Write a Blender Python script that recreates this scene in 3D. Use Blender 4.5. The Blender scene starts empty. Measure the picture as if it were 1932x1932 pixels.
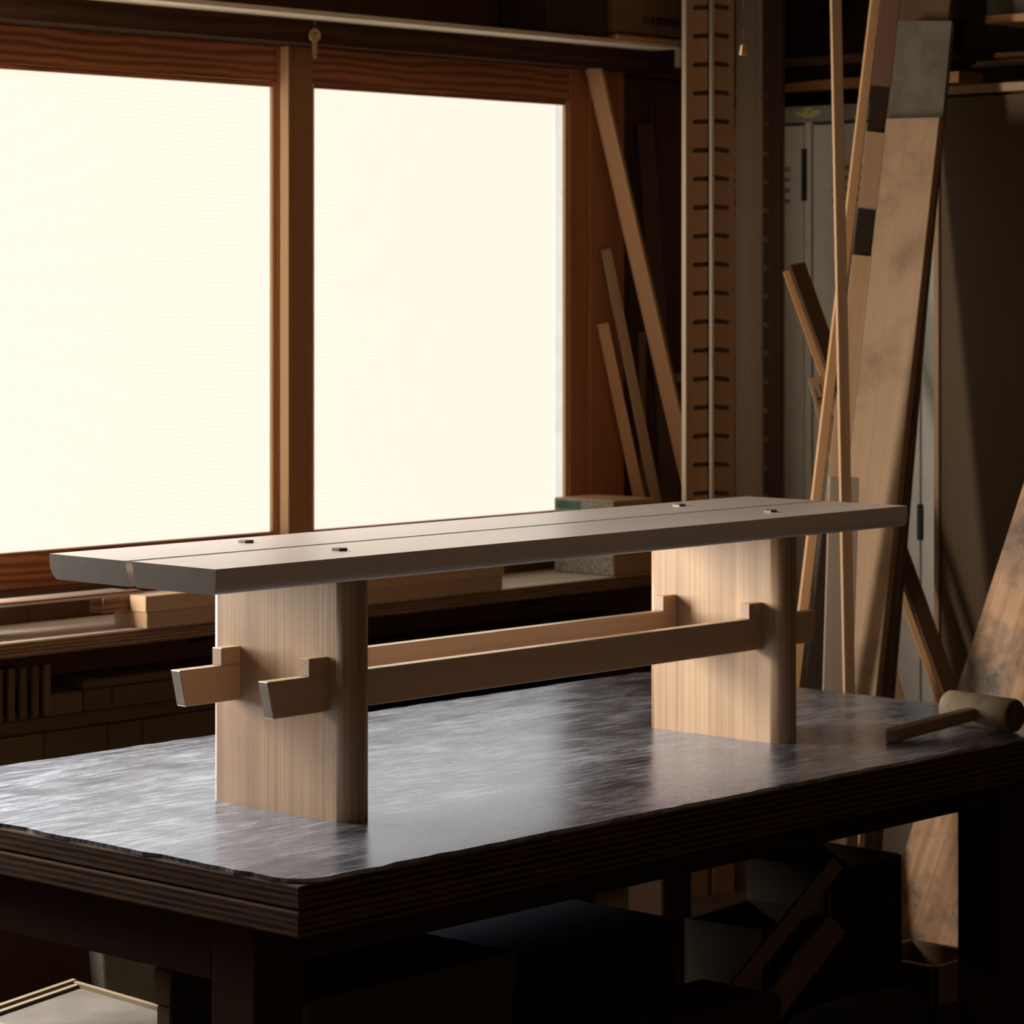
import bpy, bmesh, math, random
from mathutils import Vector, Matrix
random.seed(7)
S = bpy.context.scene
COL = S.collection

# ------------------------------------------------------------------ camera
F, CY, YAW = 5646.4, 544.04, 0.7443                 # focal length and horizon row, in pixels of the 1932 frame
CAM = Vector((-3.1501, -3.5358, 1.6627))
FW = Vector((math.cos(YAW), math.sin(YAW), 0)); RT = Vector((math.sin(YAW), -math.cos(YAW), 0)); UP = Vector((0, 0, 1))
cd = bpy.data.cameras.new('camera'); cam = bpy.data.objects.new('camera', cd); COL.objects.link(cam)
cam.location = CAM; cam.rotation_euler = (math.pi / 2, 0, YAW - math.pi / 2)
cd.sensor_width = 36; cd.lens = 36 * F / 1932; cd.shift_y = -(966 - CY) / 1932
cd.clip_end = 60
cd.dof.use_dof = True; cd.dof.focus_distance = 4.95; cd.dof.aperture_fstop = 11.0
S.camera = cam

# ------------------------------------------------------------------ world, daylight, exposure
W = bpy.data.worlds.new('overcast_sky'); S.world = W; W.use_nodes = True
bg = W.node_tree.nodes['Background']; bg.inputs[0].default_value = (1.0, 0.95, 0.86, 1); bg.inputs[1].default_value = 56.0
# the open window bay left of the frame, where daylight comes in
BAY = (-0.50, 0.76, 0.97, 2.27)                      # x0, x1, z0, z1
pl = bpy.data.lights.new('window_bay_portal', 'AREA'); pl.shape = 'RECTANGLE'; pl.size = BAY[1] - BAY[0]; pl.size_y = BAY[3] - BAY[2]
pl.cycles.is_portal = True
po = bpy.data.objects.new('window_bay_portal', pl); COL.objects.link(po)
po.location = ((BAY[0] + BAY[1]) / 2, 2.05, (BAY[2] + BAY[3]) / 2); po.rotation_euler = (-math.pi / 2, 0, 0)
S.view_settings.view_transform = 'Standard'; S.view_settings.look = 'None'
S.view_settings.gamma = 1; S.view_settings.use_curve_mapping = False; S.view_settings.exposure = 0.0
S.cycles.max_bounces = 8; S.cycles.diffuse_bounces = 5; S.cycles.use_denoising = True

# ------------------------------------------------------------------ where a pixel of the photograph lies in the room
def ray(px, py): return FW + RT * ((px - 966) / F) + UP * ((CY - py) / F)
def onX(px, py, X): d = ray(px, py); return CAM + d * ((X - CAM.x) / d.x)
def onY(px, py, Y): d = ray(px, py); return CAM + d * ((Y - CAM.y) / d.y)
def onZ(px, py, Z): d = ray(px, py); return CAM + d * ((Z - CAM.z) / d.z)
def onD(px, py, D): return CAM + ray(px, py) * D

# ------------------------------------------------------------------ materials
def nodes(name):
    m = bpy.data.materials.new(name); m.use_nodes = True; t = m.node_tree
    return m, t, t.nodes['Principled BSDF']
def N(t, kind, **kw):
    n = t.nodes.new(kind)
    for k, v in kw.items(): setattr(n, k, v)
    return n
def ramp(t, fac, stops):
    r = N(t, 'ShaderNodeValToRGB'); e = r.color_ramp.elements
    while len(e) < len(stops): e.new(0.5)
    for el, (p, c) in zip(e, stops): el.position = p; el.color = (*c, 1)
    t.links.new(fac, r.inputs[0]); return r.outputs[0]
def math_(t, op, a, b):
    n = N(t, 'ShaderNodeMath', operation=op)
    for i, v in enumerate((a, b)):
        if isinstance(v, (int, float)): n.inputs[i].default_value = v
        else: t.links.new(v, n.inputs[i])
    return n.outputs[0]
def coords(t, scale, jitter=True):
    tc = N(t, 'ShaderNodeTexCoord'); mp = N(t, 'ShaderNodeMapping'); mp.inputs['Scale'].default_value = scale
    v = tc.outputs['Object']
    if jitter:
        oi = N(t, 'ShaderNodeObjectInfo'); sc = N(t, 'ShaderNodeVectorMath', operation='SCALE'); sc.inputs[0].default_value = (3.1, 2.3, 4.7)
        t.links.new(oi.outputs['Random'], sc.inputs['Scale'])
        ad = N(t, 'ShaderNodeVectorMath', operation='ADD'); t.links.new(v, ad.inputs[0]); t.links.new(sc.outputs[0], ad.inputs[1]); v = ad.outputs[0]
    t.links.new(v, mp.inputs[0]); return mp.outputs[0]
def noise(t, vec, scale=1, detail=4, rough=.5, dist=0):
    n = N(t, 'ShaderNodeTexNoise'); n.inputs['Scale'].default_value = scale; n.inputs['Detail'].default_value = detail
    n.inputs['Roughness'].default_value = rough; n.inputs['Distortion'].default_value = dist
    t.links.new(vec, n.inputs['Vector']); return n.outputs['Fac']
AX = {'x': 0, 'y': 1, 'z': 2}
def sv(axis, along, across):
    v = [across] * 3; v[AX[axis]] = along; return tuple(v)
def wood(name, light, dark, axis='x', rough=.55, spec=.35, fine=110, broad=9, figure=0.0, fscale=9, bump=.12, vary=.25, dirt=None, lo=.3, hi=.72, coat=0):
    """softwood: broad streaks + fine straight grain, optional flame figure; lengthwise along a local axis"""
    m, t, b = nodes(name)
    n1 = noise(t, coords(t, sv(axis, .45, broad)), 1, 4, .55, .3)
    n2 = noise(t, coords(t, sv(axis, 1.0, fine)), 1, 3, .6)
    fac = math_(t, 'ADD', math_(t, 'MULTIPLY', n1, .55), math_(t, 'MULTIPLY', n2, .45))
    if figure:
        wv = N(t, 'ShaderNodeTexWave', wave_type='BANDS', bands_direction='Z' if axis != 'z' else 'X')
        wv.inputs['Scale'].default_value = fscale; wv.inputs['Distortion'].default_value = 5; wv.inputs['Detail'].default_value = 2
        wv.inputs['Detail Scale'].default_value = 1.2
        t.links.new(coords(t, sv(axis, .22, 1.0)), wv.inputs['Vector'])
        fac = math_(t, 'ADD', math_(t, 'MULTIPLY', fac, 1 - figure), math_(t, 'MULTIPLY', wv.outputs['Fac'], figure))
    c = ramp(t, fac, [(lo, dark), (hi, light)])
    b.inputs['Coat Weight'].default_value = coat; b.inputs['Coat Roughness'].default_value = .32; b.inputs['Coat IOR'].default_value = 1.6
    if vary:
        oi = N(t, 'ShaderNodeObjectInfo'); hs = N(t, 'ShaderNodeHueSaturation')
        t.links.new(c, hs.inputs['Color']); t.links.new(math_(t, 'ADD', 1 - vary / 2, math_(t, 'MULTIPLY', oi.outputs['Random'], vary)), hs.inputs['Value']); c = hs.outputs[0]
    if dirt:
        d = noise(t, coords(t, (5, 5, 5)), 1, 6, .65)
        mk = ramp(t, d, [(.48, (0, 0, 0)), (.66, (1, 1, 1))])
        mx = N(t, 'ShaderNodeMix', data_type='RGBA'); t.links.new(mk, mx.inputs[0]); t.links.new(c, mx.inputs[6]); mx.inputs[7].default_value = (*dirt, 1); c = mx.outputs[2]
    t.links.new(c, b.inputs['Base Color']); b.inputs['Roughness'].default_value = rough; b.inputs['Specular IOR Level'].default_value = spec
    bp = N(t, 'ShaderNodeBump'); bp.inputs['Strength'].default_value = bump; bp.inputs['Distance'].default_value = .002
    t.links.new(n2, bp.inputs['Height']); t.links.new(bp.outputs[0], b.inputs['Normal'])
    return m
def plain(name, col, rough=.6, metal=0, spec=.4, mottled=.2, scale=12):
    m, t, b = nodes(name)
    n = noise(t, coords(t, (1, 1, 1)), scale, 5, .6)
    c = ramp(t, n, [(.3, tuple(x * (1 - mottled) for x in col)), (.7, tuple(min(1, x * (1 + mottled)) for x in col))])
    t.links.new(c, b.inputs['Base Color']); b.inputs['Roughness'].default_value = rough; b.inputs['Metallic'].default_value = metal
    b.inputs['Specular IOR Level'].default_value = spec
    return m
def endgrain(name, light, dark, rot):
    m, t, b = nodes(name)
    tc = N(t, 'ShaderNodeTexCoord'); mp = N(t, 'ShaderNodeMapping'); mp.inputs['Rotation'].default_value = rot
    t.links.new(tc.outputs['Object'], mp.inputs[0])
    wv = N(t, 'ShaderNodeTexWave', wave_type='BANDS', bands_direction='Y'); wv.inputs['Scale'].default_value = 75; wv.inputs['Distortion'].default_value = .6
    t.links.new(mp.outputs[0], wv.inputs['Vector'])
    t.links.new(ramp(t, wv.outputs['Fac'], [(.1, dark), (.9, light)]), b.inputs['Base Color']); b.inputs['Roughness'].default_value = .7
    return m
def plies(name, light, dark, pitch, rough=.75):
    """edge of a plywood sheet: layers stacked in z"""
    m, t, b = nodes(name)
    wv = N(t, 'ShaderNodeTexWave', wave_type='BANDS', bands_direction='Z'); wv.inputs['Scale'].default_value = .314 / pitch
    wv.inputs['Distortion'].default_value = .7; wv.inputs['Detail'].default_value = 3; wv.inputs['Detail Scale'].default_value = 2
    t.links.new(coords(t, (.35, .35, 1), False), wv.inputs['Vector'])
    n = noise(t, coords(t, (7, 7, 110), False), 1, 6, .7)
    fac = math_(t, 'ADD', math_(t, 'MULTIPLY', wv.outputs['Fac'], .3), math_(t, 'MULTIPLY', n, .85))
    t.links.new(ramp(t, fac, [(.38, dark), (.76, light)]), b.inputs['Base Color']); b.inputs['Roughness'].default_value = rough; b.inputs['Specular IOR Level'].default_value = .12
    bp = N(t, 'ShaderNodeBump'); bp.inputs['Strength'].default_value = .5; bp.inputs['Distance'].default_value = .004
    t.links.new(fac, bp.inputs['Height']); t.links.new(bp.outputs[0], b.inputs['Normal'])
    return m

M = {}
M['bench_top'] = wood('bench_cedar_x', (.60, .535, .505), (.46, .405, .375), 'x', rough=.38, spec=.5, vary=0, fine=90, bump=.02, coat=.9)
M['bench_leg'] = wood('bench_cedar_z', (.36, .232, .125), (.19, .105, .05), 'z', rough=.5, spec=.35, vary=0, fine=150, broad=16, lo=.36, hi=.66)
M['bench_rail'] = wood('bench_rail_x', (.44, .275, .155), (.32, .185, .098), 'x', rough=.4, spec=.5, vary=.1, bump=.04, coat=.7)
M['bench_end'] = endgrain('wedge_endgrain', (.42, .30, .20), (.16, .10, .065), (.75, 0, 0))
M['bench_endcut'] = plain('bench_end_cut', (.115, .092, .076), .7, spec=.2, mottled=.12, scale=30)
M['rail_end'] = plain('rail_end_cut', (.2, .158, .128), .7, spec=.2, mottled=.12, scale=40)
M['pin'] = plain('dark_pin', (.10, .06, .04), .35, spec=.5)
M['red'] = wood('red_stained_frame', (.55, .2, .075), (.25, .085, .035), 'x', rough=.5, figure=.45, fscale=14, vary=.1)
M['redz'] = wood('red_stained_frame_z', (.55, .22, .08), (.34, .125, .05), 'z', rough=.5, vary=.1)
M['mull'] = wood('window_stile_z', (.42, .21, .085), (.28, .13, .052), 'z', rough=.5, vary=.1)
M['bead'] = wood('glazing_bead_z', (.75, .48, .26), (.6, .36, .17), 'z', vary=.1)
M['beam'] = wood('dark_lintel', (.075, .033, .017), (.04, .018, .010), 'x', rough=.8, spec=.1, figure=.3, vary=.1)
M['wallb'] = wood('dark_wall_boards', (.16, .075, .034), (.08, .036, .018), 'z', rough=.7, vary=.3)
M['pale'] = wood('pale_pine_x', (.5, .335, .2), (.37, .23, .13), 'x', vary=.2)
M['pine'] = wood('pine_x', (.68, .38, .18), (.52, .27, .115), 'x', vary=.2)
M['cream'] = wood('cream_lit_board_x', (.92, .82, .66), (.84, .72, .55), 'x', rough=.6, vary=0)  # pale tone stands in for window light on the overhead shelf's underside
M['tan'] = wood('tan_board_x', (.5, .305, .16), (.36, .205, .105), 'x', vary=.2)
M['grey'] = wood('weathered_grey_x', (.33, .24, .17), (.21, .15, .105), 'x', rough=.8, vary=.15)
M['brown'] = wood('brown_board_x', (.2, .105, .052), (.11, .055, .028), 'x', vary=.3)
M['dark'] = wood('dark_timber_x', (.04, .024, .014), (.02, .012, .008), 'x', rough=.85, spec=.1, vary=.4)
M['redb'] = wood('reddish_offcut_x', (.33, .15, .075), (.16, .066, .032), 'x', figure=.4, fscale=20, vary=.1)
M['orange'] = wood('orange_board_x', (.55, .27, .09), (.4, .18, .055), 'x', vary=.1)
M['stained'] = wood('stained_board_x', (.62, .36, .19), (.30, .15, .075), 'x', rough=.6, broad=14, fine=70, dirt=(.09, .07, .055), vary=0, lo=.38, hi=.62, bump=.4)
M['plank'] = wood('wide_plank_x', (.5, .325, .185), (.38, .235, .13), 'x', rough=.7, broad=6, dirt=(.3, .185, .1), vary=0)
M['slot'] = wood('slotted_board_x', (.5, .3, .15), (.33, .19, .09), 'x', vary=.1)
M['slotb'] = wood('slot_floor_x', (.2, .12, .065), (.13, .075, .04), 'x', vary=.1)
M['shelf_ply'] = plies('shelf_ply_edge', (.30, .185, .105), (.10, .055, .03), .008)
M['shelf_top'] = wood('shelf_top_x', (.56, .46, .38), (.45, .36, .29), 'x', rough=.6, fine=60, vary=0)
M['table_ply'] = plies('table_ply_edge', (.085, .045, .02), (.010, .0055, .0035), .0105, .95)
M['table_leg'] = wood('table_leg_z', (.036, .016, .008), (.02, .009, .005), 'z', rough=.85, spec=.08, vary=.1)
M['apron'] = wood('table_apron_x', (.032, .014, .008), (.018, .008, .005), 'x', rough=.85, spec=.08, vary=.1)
M['locker'] = plain('grey_green_enamel', (.84, .81, .72), .5, spec=.35, mottled=.05, scale=20)
M['locker_shade'] = plain('locker_enamel_shaded', (.40, .41, .34), .5, spec=.35, mottled=.05, scale=20)  # locker enamel darkened to paint the shade on header and louvres
M['locker_gap'] = plain('locker_inside', (.07, .07, .06), .6)
M['locker_d'] = plain('locker_rubber', (.02, .024, .02), .6)
M['brass'] = plain('aged_brass', (.95, .78, .36), .5, metal=.1, mottled=.3, scale=90)
M['key'] = plain('key_brass', (.6, .38, .18), .5, metal=.3)
M['steel'] = plain('dull_steel', (.3, .28, .25), .4, metal=.9)
M['cord'] = plain('pull_cord', (.3, .2, .12), .8)
M['carton'] = plain('brown_cardboard', (.24, .135, .065), .8, spec=.15, mottled=.15, scale=6)
M['cartond'] = plain('dark_cardboard', (.07, .042, .026), .85, spec=.15)
M['ink'] = plain('black_ink', (.012, .01, .01), .8, spec=.1)
M['cabinet'] = wood('cabinet_door_z', (.13, .078, .036), (.10, .058, .027), 'z', rough=.6, spec=.2, fine=30, broad=2, vary=0)
M['floor'] = plain('dusty_floor', (.18, .14, .105), .85, spec=.2, mottled=.3, scale=3)
M['ceil'] = plain('dark_ceiling', (.15, .10, .063), .9, spec=.1)
M['wall'] = plain('smoky_wall', (.21, .148, .097), .9, spec=.1)
M['green'] = plain('green_paint', (.07, .17, .115), .7, mottled=.5, scale=40)
M['rough_end'] = plain('rough_sawn_end', (.36, .35, .30), .85, spec=.15, mottled=.5, scale=90)
M['glass'] = plain('sheet_glass_edge', (.55, .5, .44), .25, spec=.5, mottled=.05)
M['mallet'] = plain('worn_mallet', (.19, .13, .075), .7, mottled=.3, scale=25)
M['mallet_d'] = plain('mallet_face', (.045, .032, .022), .7, mottled=.4, scale=30)
M['handle'] = wood('mallet_handle_x', (.24, .155, .095), (.14, .085, .05), 'x', vary=0)
M['bin'] = plain('dull_plastic', (.13, .12, .085), .8, mottled=.25, scale=8)
M['tray'] = plain('dusty_tray', (.085, .068, .056), .8, mottled=.3, scale=9)
M['rim'] = wood('tray_rim_x', (.19, .145, .085), (.15, .11, .065), 'x', vary=0)
M['stack'] = wood('stacked_timber_x', (.10, .065, .036), (.06, .038, .021), 'x', rough=.85, spec=.1, vary=.3)
M['blackish'] = plain('blackish_wood', (.02, .014, .01), .9, spec=.05)  # even near-black brown
M['litedge'] = wood('lit_edge_pale_x', (.95, .8, .62), (.85, .68, .5), 'x', vary=0)
M['umber'] = wood('umber_board_x', (.10, .056, .031), (.06, .033, .019), 'x', rough=.8, spec=.15, vary=0)
M['greyplank'] = wood('stone_grey_plank_x', (.25, .205, .145), (.165, .135, .096), 'x', rough=.85, spec=.15, broad=5, dirt=(.12, .1, .075), vary=0)
M['blue'] = plain('navy_paint', (.012, .016, .024), .9, spec=.05)

def table_material():
    m, t, b = nodes('worn_grey_table_sheet')
    n1 = noise(t, coords(t, (1, 1.6, 1), False), 4.5, 8, .7, .4)             # broad scuffs
    n2 = noise(t, coords(t, (2.2, 18, 1), False), 4, 7, .72, .5)            # scratches
    n3 = noise(t, coords(t, (1, 1, 1), False), 120, 4, .7)
    f = math_(t, 'ADD', math_(t, 'MULTIPLY', n1, .45), math_(t, 'MULTIPLY', n2, .55))
    t.links.new(ramp(t, f, [(.37, (.12, .127, .155)), (.5, (.36, .38, .45)), (.63, (.64, .66, .75))]), b.inputs['Base Color'])
    c0 = t.links[-1].from_socket                                             # faint ring left by a can on the sheet
    q = onZ(1258, 1312, .768); vd = N(t, 'ShaderNodeVectorMath', operation='DISTANCE'); vd.inputs[1].default_value = (q.x - 1.0835, q.y - .361, .768)
    t.links.new(coords(t, (1, 1, 1), False), vd.inputs[0])
    off = math_(t, 'ABSOLUTE', math_(t, 'SUBTRACT', vd.outputs['Value'], .085), 0)
    mk = ramp(t, off, [(0.0, (.45, .45, .45)), (.007, (1, 1, 1))])
    mx = N(t, 'ShaderNodeMix', data_type='RGBA', blend_type='MULTIPLY'); mx.inputs[0].default_value = 1
    t.links.new(c0, mx.inputs[6]); t.links.new(mk, mx.inputs[7]); t.links.new(mx.outputs[2], b.inputs['Base Color'])
    r = N(t, 'ShaderNodeMapRange'); r.inputs['From Min'].default_value = .38; r.inputs['From Max'].default_value = .62
    r.inputs['To Min'].default_value = .16; r.inputs['To Max'].default_value = .36
    t.links.new(f, r.inputs[0]); t.links.new(r.outputs[0], b.inputs['Roughness'])
    b.inputs['IOR'].default_value = 1.8; b.inputs['Metallic'].default_value = .9; b.inputs['Specular Tint'].default_value = (.8, .87, 1, 1)
    bp = N(t, 'ShaderNodeBump'); bp.inputs['Strength'].default_value = .22; bp.inputs['Distance'].default_value = .0006
    h = math_(t, 'ADD', math_(t, 'MULTIPLY', n2, 1.0), math_(t, 'MULTIPLY', n3, .25))
    h = math_(t, 'ADD', h, math_(t, 'MULTIPLY', n1, .6))
    t.links.new(h, bp.inputs['Height']); t.links.new(bp.outputs[0], b.inputs['Normal'])
    return m
M['table'] = table_material()

def pane_material():
    """twin-wall polycarbonate sheet lit by the day behind it"""
    m, t, b = nodes('ribbed_polycarbonate')
    wv = N(t, 'ShaderNodeTexWave', wave_type='BANDS', bands_direction='Z'); wv.inputs['Scale'].default_value = .314 / .0105 
    t.links.new(coords(t, (1, 1, 1), False), wv.inputs['Vector'])
    c = ramp(t, wv.outputs['Fac'], [(0.0, (.9, .82, .69)), (.3, (1.0, .918, .775))])
    b.inputs['Base Color'].default_value = (.5, .5, .46, 1); b.inputs['Roughness'].default_value = .4
    t.links.new(c, b.inputs['Emission Color']); b.inputs['Emission Strength'].default_value = 1.03
    return m
M['pane'] = pane_material()
def pane_edge_shade_material():  # dimmer glow paints the outer frame's shade on the sheet
    m, t, b = nodes('shaded_pane_edge'); n = noise(t, coords(t, (1, 1, 1), False), 14, 5, .7)
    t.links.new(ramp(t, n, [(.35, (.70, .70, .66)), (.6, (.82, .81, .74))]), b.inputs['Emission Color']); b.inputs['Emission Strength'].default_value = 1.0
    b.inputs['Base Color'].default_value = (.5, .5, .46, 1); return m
M['pane_edge_shade'] = pane_edge_shade_material()

# ------------------------------------------------------------------ building blocks
def newbm(): return bmesh.new()
def add_box(bm, x0, x1, y0, y1, z0, z1, bevel=0, seg=1):
    b2 = bmesh.new()
    vs = [b2.verts.new((x, y, z)) for x in (x0, x1) for y in (y0, y1) for z in (z0, z1)]
    for f in ((0, 1, 3, 2), (4, 6, 7, 5), (0, 4, 5, 1), (2, 3, 7, 6), (0, 2, 6, 4), (1, 5, 7, 3)): b2.faces.new([vs[i] for i in f])
    if bevel: bmesh.ops.bevel(b2, geom=b2.edges[:], offset=bevel, segments=seg, affect='EDGES', profile=.5)
    merge(bm, b2)
def merge(bm, b2):
    me = bpy.data.meshes.new('t'); b2.to_mesh(me); b2.free(); bm.from_mesh(me); bpy.data.meshes.remove(me)
def box(*a, **k): bm = newbm(); add_box(bm, *a, **k); return bm
def prism(pts, h0, h1, axis='z', bevel=0, seg=2):
    """polygon extruded along an axis; pts are (x,y) for z, (x,z) for y, (y,z) for x"""
    bm = newbm()
    def v(p, h): return {'z': (p[0], p[1], h), 'y': (p[0], h, p[1]), 'x': (h, p[0], p[1])}[axis]
    a = [bm.verts.new(v(p, h0)) for p in pts]; b = [bm.verts.new(v(p, h1)) for p in pts]
    n = len(pts); bm.faces.new(a[::-1]); bm.faces.new(b)
    for i in range(n): bm.faces.new((a[i], a[(i + 1) % n], b[(i + 1) % n], b[i]))
    bmesh.ops.recalc_face_normals(bm, faces=bm.faces[:])
    if bevel: bmesh.ops.bevel(bm, geom=bm.edges[:], offset=bevel, segments=seg, affect='EDGES')
    return bm
def tube(pts, rads, n=12, caps=True):
    bm = newbm(); rings = []
    for i, p in enumerate(pts):
        p = Vector(p); d = (Vector(pts[min(i + 1, len(pts) - 1)]) - Vector(pts[max(i - 1, 0)])).normalized()
        s = d.cross(Vector((0, 0, 1))); s = s.normalized() if s.length > 1e-4 else Vector((1, 0, 0)); u = s.cross(d)
        r = rads[i] if isinstance(rads, (list, tuple)) else rads
        rings.append([bm.verts.new(p + s * (r * math.cos(k * 2 * math.pi / n)) + u * (r * math.sin(k * 2 * math.pi / n))) for k in range(n)])
    for a, b in zip(rings, rings[1:]):
        for k in range(n): bm.faces.new((a[k], a[(k + 1) % n], b[(k + 1) % n], b[k])).smooth = True
    if caps: bm.faces.new(rings[0][::-1]); bm.faces.new(rings[-1])
    bmesh.ops.recalc_face_normals(bm, faces=bm.faces[:]); return bm
def link(name, bm, mat, parent=None, matrix=None):
    me = bpy.data.meshes.new(name); bm.to_mesh(me); bm.free()
    for mm in (mat if isinstance(mat, (list, tuple)) else [mat]): me.materials.append(M[mm])
    o = bpy.data.objects.new(name, me); COL.objects.link(o)
    if parent: o.parent = parent
    if matrix is not None: o.matrix_world = matrix if not parent else matrix
    return o
def tag(o, label, cat, group=None):
    o['label'] = label; o['category'] = cat
    if group: o['group'] = group
    return o
def thing(name, label, cat, loc=(0, 0, 0), rz=0, group=None, matrix=None):
    o = bpy.data.objects.new(name, None); COL.objects.link(o); o.empty_display_size = .05
    if matrix is not None: o.matrix_world = matrix
    else: o.location = loc; o.rotation_euler = (0, 0, rz)
    return tag(o, label, cat, group)
def struct(name, bm=None, mat=None, parent=None):
    if bm is None: o = bpy.data.objects.new(name, None); COL.objects.link(o); o.empty_display_size = .05
    else: o = link(name, bm, mat, parent)
    if not parent: o['kind'] = 'structure'
    return o
def frame_matrix(p0, p1, normal):
    """x along p0->p1, z near the wanted normal"""
    x = (p1 - p0).normalized(); z = Vector(normal); z = (z - x * z.dot(x)).normalized(); y = z.cross(x)
    m = Matrix.Identity(4)
    for i, c in enumerate((x, y, z)):
        for r in range(3): m[r][i] = c[r]
    m.translation = p0; return m
def board(name, label, cat, p0, p1, w, t, normal, mat, group=None, bevel=.0015, taper=None):
    """a plank from p0 (foot) to p1 (head): w wide, t thick, broad face towards normal"""
    L = (p1 - p0).length
    if taper:
        b2 = prism([(0, -w / 2), (L, -taper / 2), (L, taper / 2), (0, w / 2)], -t / 2, t / 2, 'z')
    else: b2 = box(0, L, -w / 2, w / 2, -t / 2, t / 2, bevel=bevel)
    o = link(name, b2, mat, None, frame_matrix(p0, p1, normal))
    return tag(o, label, cat, group)
TOCAM = -FW
def facing(deg):
    """horizontal direction towards the camera, turned by deg to the camera's right"""
    a = math.radians(deg); return TOCAM * math.cos(a) + RT * math.sin(a)

# ================================================================== THE ROOM
X0, X1, Y0, Y1, ZC = -4.6, 4.4, -5.2, 2.12, 2.85
struct('floor', box(X0, X1, Y0, 2.3, -.1, 0), 'floor')
struct('ceiling', box(X0, X1, Y0, 2.3, ZC, ZC + .1), 'ceil')
struct('wall_left', box(X0 - .1, X0, Y0, 2.3, 0, ZC), 'wall')
struct('wall_right', box(X1, X1 + .1, Y0, 2.3, 0, ZC), 'wall')
struct('wall_front', box(X0, X1, Y0 - .1, Y0, 0, ZC), 'wall')
SILL, HEAD = .962, 2.28
bm = newbm()
add_box(bm, X0, 3.30, 1.99, 2.16, 0, SILL)            # under the windows
add_box(bm, X0, X1, 2.0, 2.16, 2.334, ZC)              # above them
add_box(bm, X0, BAY[0], 2.0, 2.16, SILL, HEAD)        # far left of the open bay
add_box(bm, .76, .98, 1.97, 2.16, SILL, HEAD)         # post between the bays
add_box(bm, 3.27, X1, 2.08, 2.16, 0, 2.274); add_box(bm, 3.42, X1, 2.0, 2.16, 2.274, 2.334)
wb = struct('wall_back', bm, 'wallb')
x = 3.30
for i, w_ in enumerate((.1, .135, .12, .13, .125, .13, .12, .13)):
    o = link('plank', box(-w_ / 2 + .0015, w_ / 2 - .0015, -.014, .014, 0, 2.27, bevel=.002), 'wallb', wb); o.location = (x + w_ / 2, 2.064 + .004 * (i % 2), 0); x += w_
# lintel and jamb
struct('trim_1', box(X0 + .02, 3.42, 1.90, 2.17, 2.274, 2.334), 'beam')

struct('trim_3', box(.80, 3.19, 2.0, 2.15, SILL - .012, SILL - .001, bevel=.001), 'red')

# sliding sashes with polycarbonate panes
def sash(n, xa, xb, pa, pb, y, stile_mat, left_bead=True):
    """outer xa..xb, pane pa..pb, front face at y"""
    w = struct('window_%d' % n)
    w.location = ((xa + xb) / 2, y, SILL); cx = (xa + xb) / 2; T = .034
    za, zb, zt = .0, 1.049 - SILL, 2.183 - SILL; ztop = 2.2738 - SILL
    bmp = box(xa - cx, pa - cx, 0, T, za, ztop, bevel=.002)
    for f in bmp.faces:
        if f.normal.x < -.9: f.material_index = 1                 # paler wood paints this edge as lit by the window
    link('stile', bmp, [stile_mat, 'bead'], w)
    link('stile', box(pb - cx, xb - cx, 0, T, za, ztop, bevel=.002), 'redz', w)
    link('top_rail', box(pa - cx, pb - cx, .002, T, zt, ztop, bevel=.002), 'red', w)
    link('bottom_rail', box(pa - cx, pb - cx, .002, T, za, zb, bevel=.002), 'red', w)
    for a, b in ((pa - cx, pa - cx + .012), (pb - cx - .012, pb - cx)):
        link('glazing_bead', box(a, b, .006, .018, zb, zt, bevel=.001), 'bead', w)
    link('glazing_bead', box(pa - cx + .012, pb - cx - .012, .006, .018, zt - .012, zt), 'red', w)
    link('pane', box(pa - cx + .001, pb - cx - .001, .019, .025, zb - .004, zt + .004), 'pane', w)
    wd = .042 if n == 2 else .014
    link('pane_edge_shade', box(pb - cx - wd, pb - cx - .012, .0175, .0188, zb, zt), 'pane_edge_shade', w)
    return w
ya, yb = 1.975, 2.016
struct('trim_2', box(onY(1115, 500, 1.965).x, 3.29, 1.965, 2.14, SILL, 2.274), 'redz')
w2x = [onY(p, 500, ya).x for p in (545, 590, 1075, 1113)]
sash(2, w2x[0], w2x[3], w2x[1], w2x[2], ya, 'mull')
r = onY(524, 500, yb).x
sash(1, r - 1.13, r + .075, r - 1.045, r, yb, 'redz')
# rail under the lintel that carries the open bay's sashes (pushed aside, out of view)
struct('trim_4', box(BAY[0], .76, 2.0, 2.15, SILL - .012, SILL - .001), 'red')

# ================================================================== THE BENCH
ZT = .768; ZB = 1.22; BL, BW = 1.8774, .415
bench = thing('wooden_bench', 'long low cedar bench with plank legs and pegged through rails on the work table', 'bench', (BL / 2, BW / 2, ZT))
def bx(o): return o - BL / 2
def by(o): return o - BW / 2
def bz(o): return o - ZT
th = .0415
def seat_profile(y_out, y_in, s, r, z0):
    """s=+1: outer edge at larger y. sharp upper arris, belly rounded underneath"""
    pts = [(y_in, 0), (y_out, 0)]
    for k in range(1, 9):
        a = k / 8 * math.pi / 2
        pts.append((y_out - s * (r * (1 - math.cos(a))), -z0 - (th - z0) * math.sin(a)))
    sl = -.006 * s                        # the gap between the planks is cut on a slope
    pts.append((y_in - .013, -th)); return pts
for ya_, yb_, s in ((BW, .221, 1), (0, .204, -1)):
    pts = [(by(a), bz(ZB) + b) for a, b in seat_profile(ya_, yb_, s, *((.024, .008) if s > 0 else (.011, .024)))]
    bmp = prism(pts, bx(0), bx(BL), 'x')
    for f in bmp.faces:
        if abs(f.normal.x) > .9: f.material_index = 1
    p = link('seat_plank', bmp, ['bench_top', 'bench_endcut'], bench)
LW, LT = .345, .058
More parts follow.
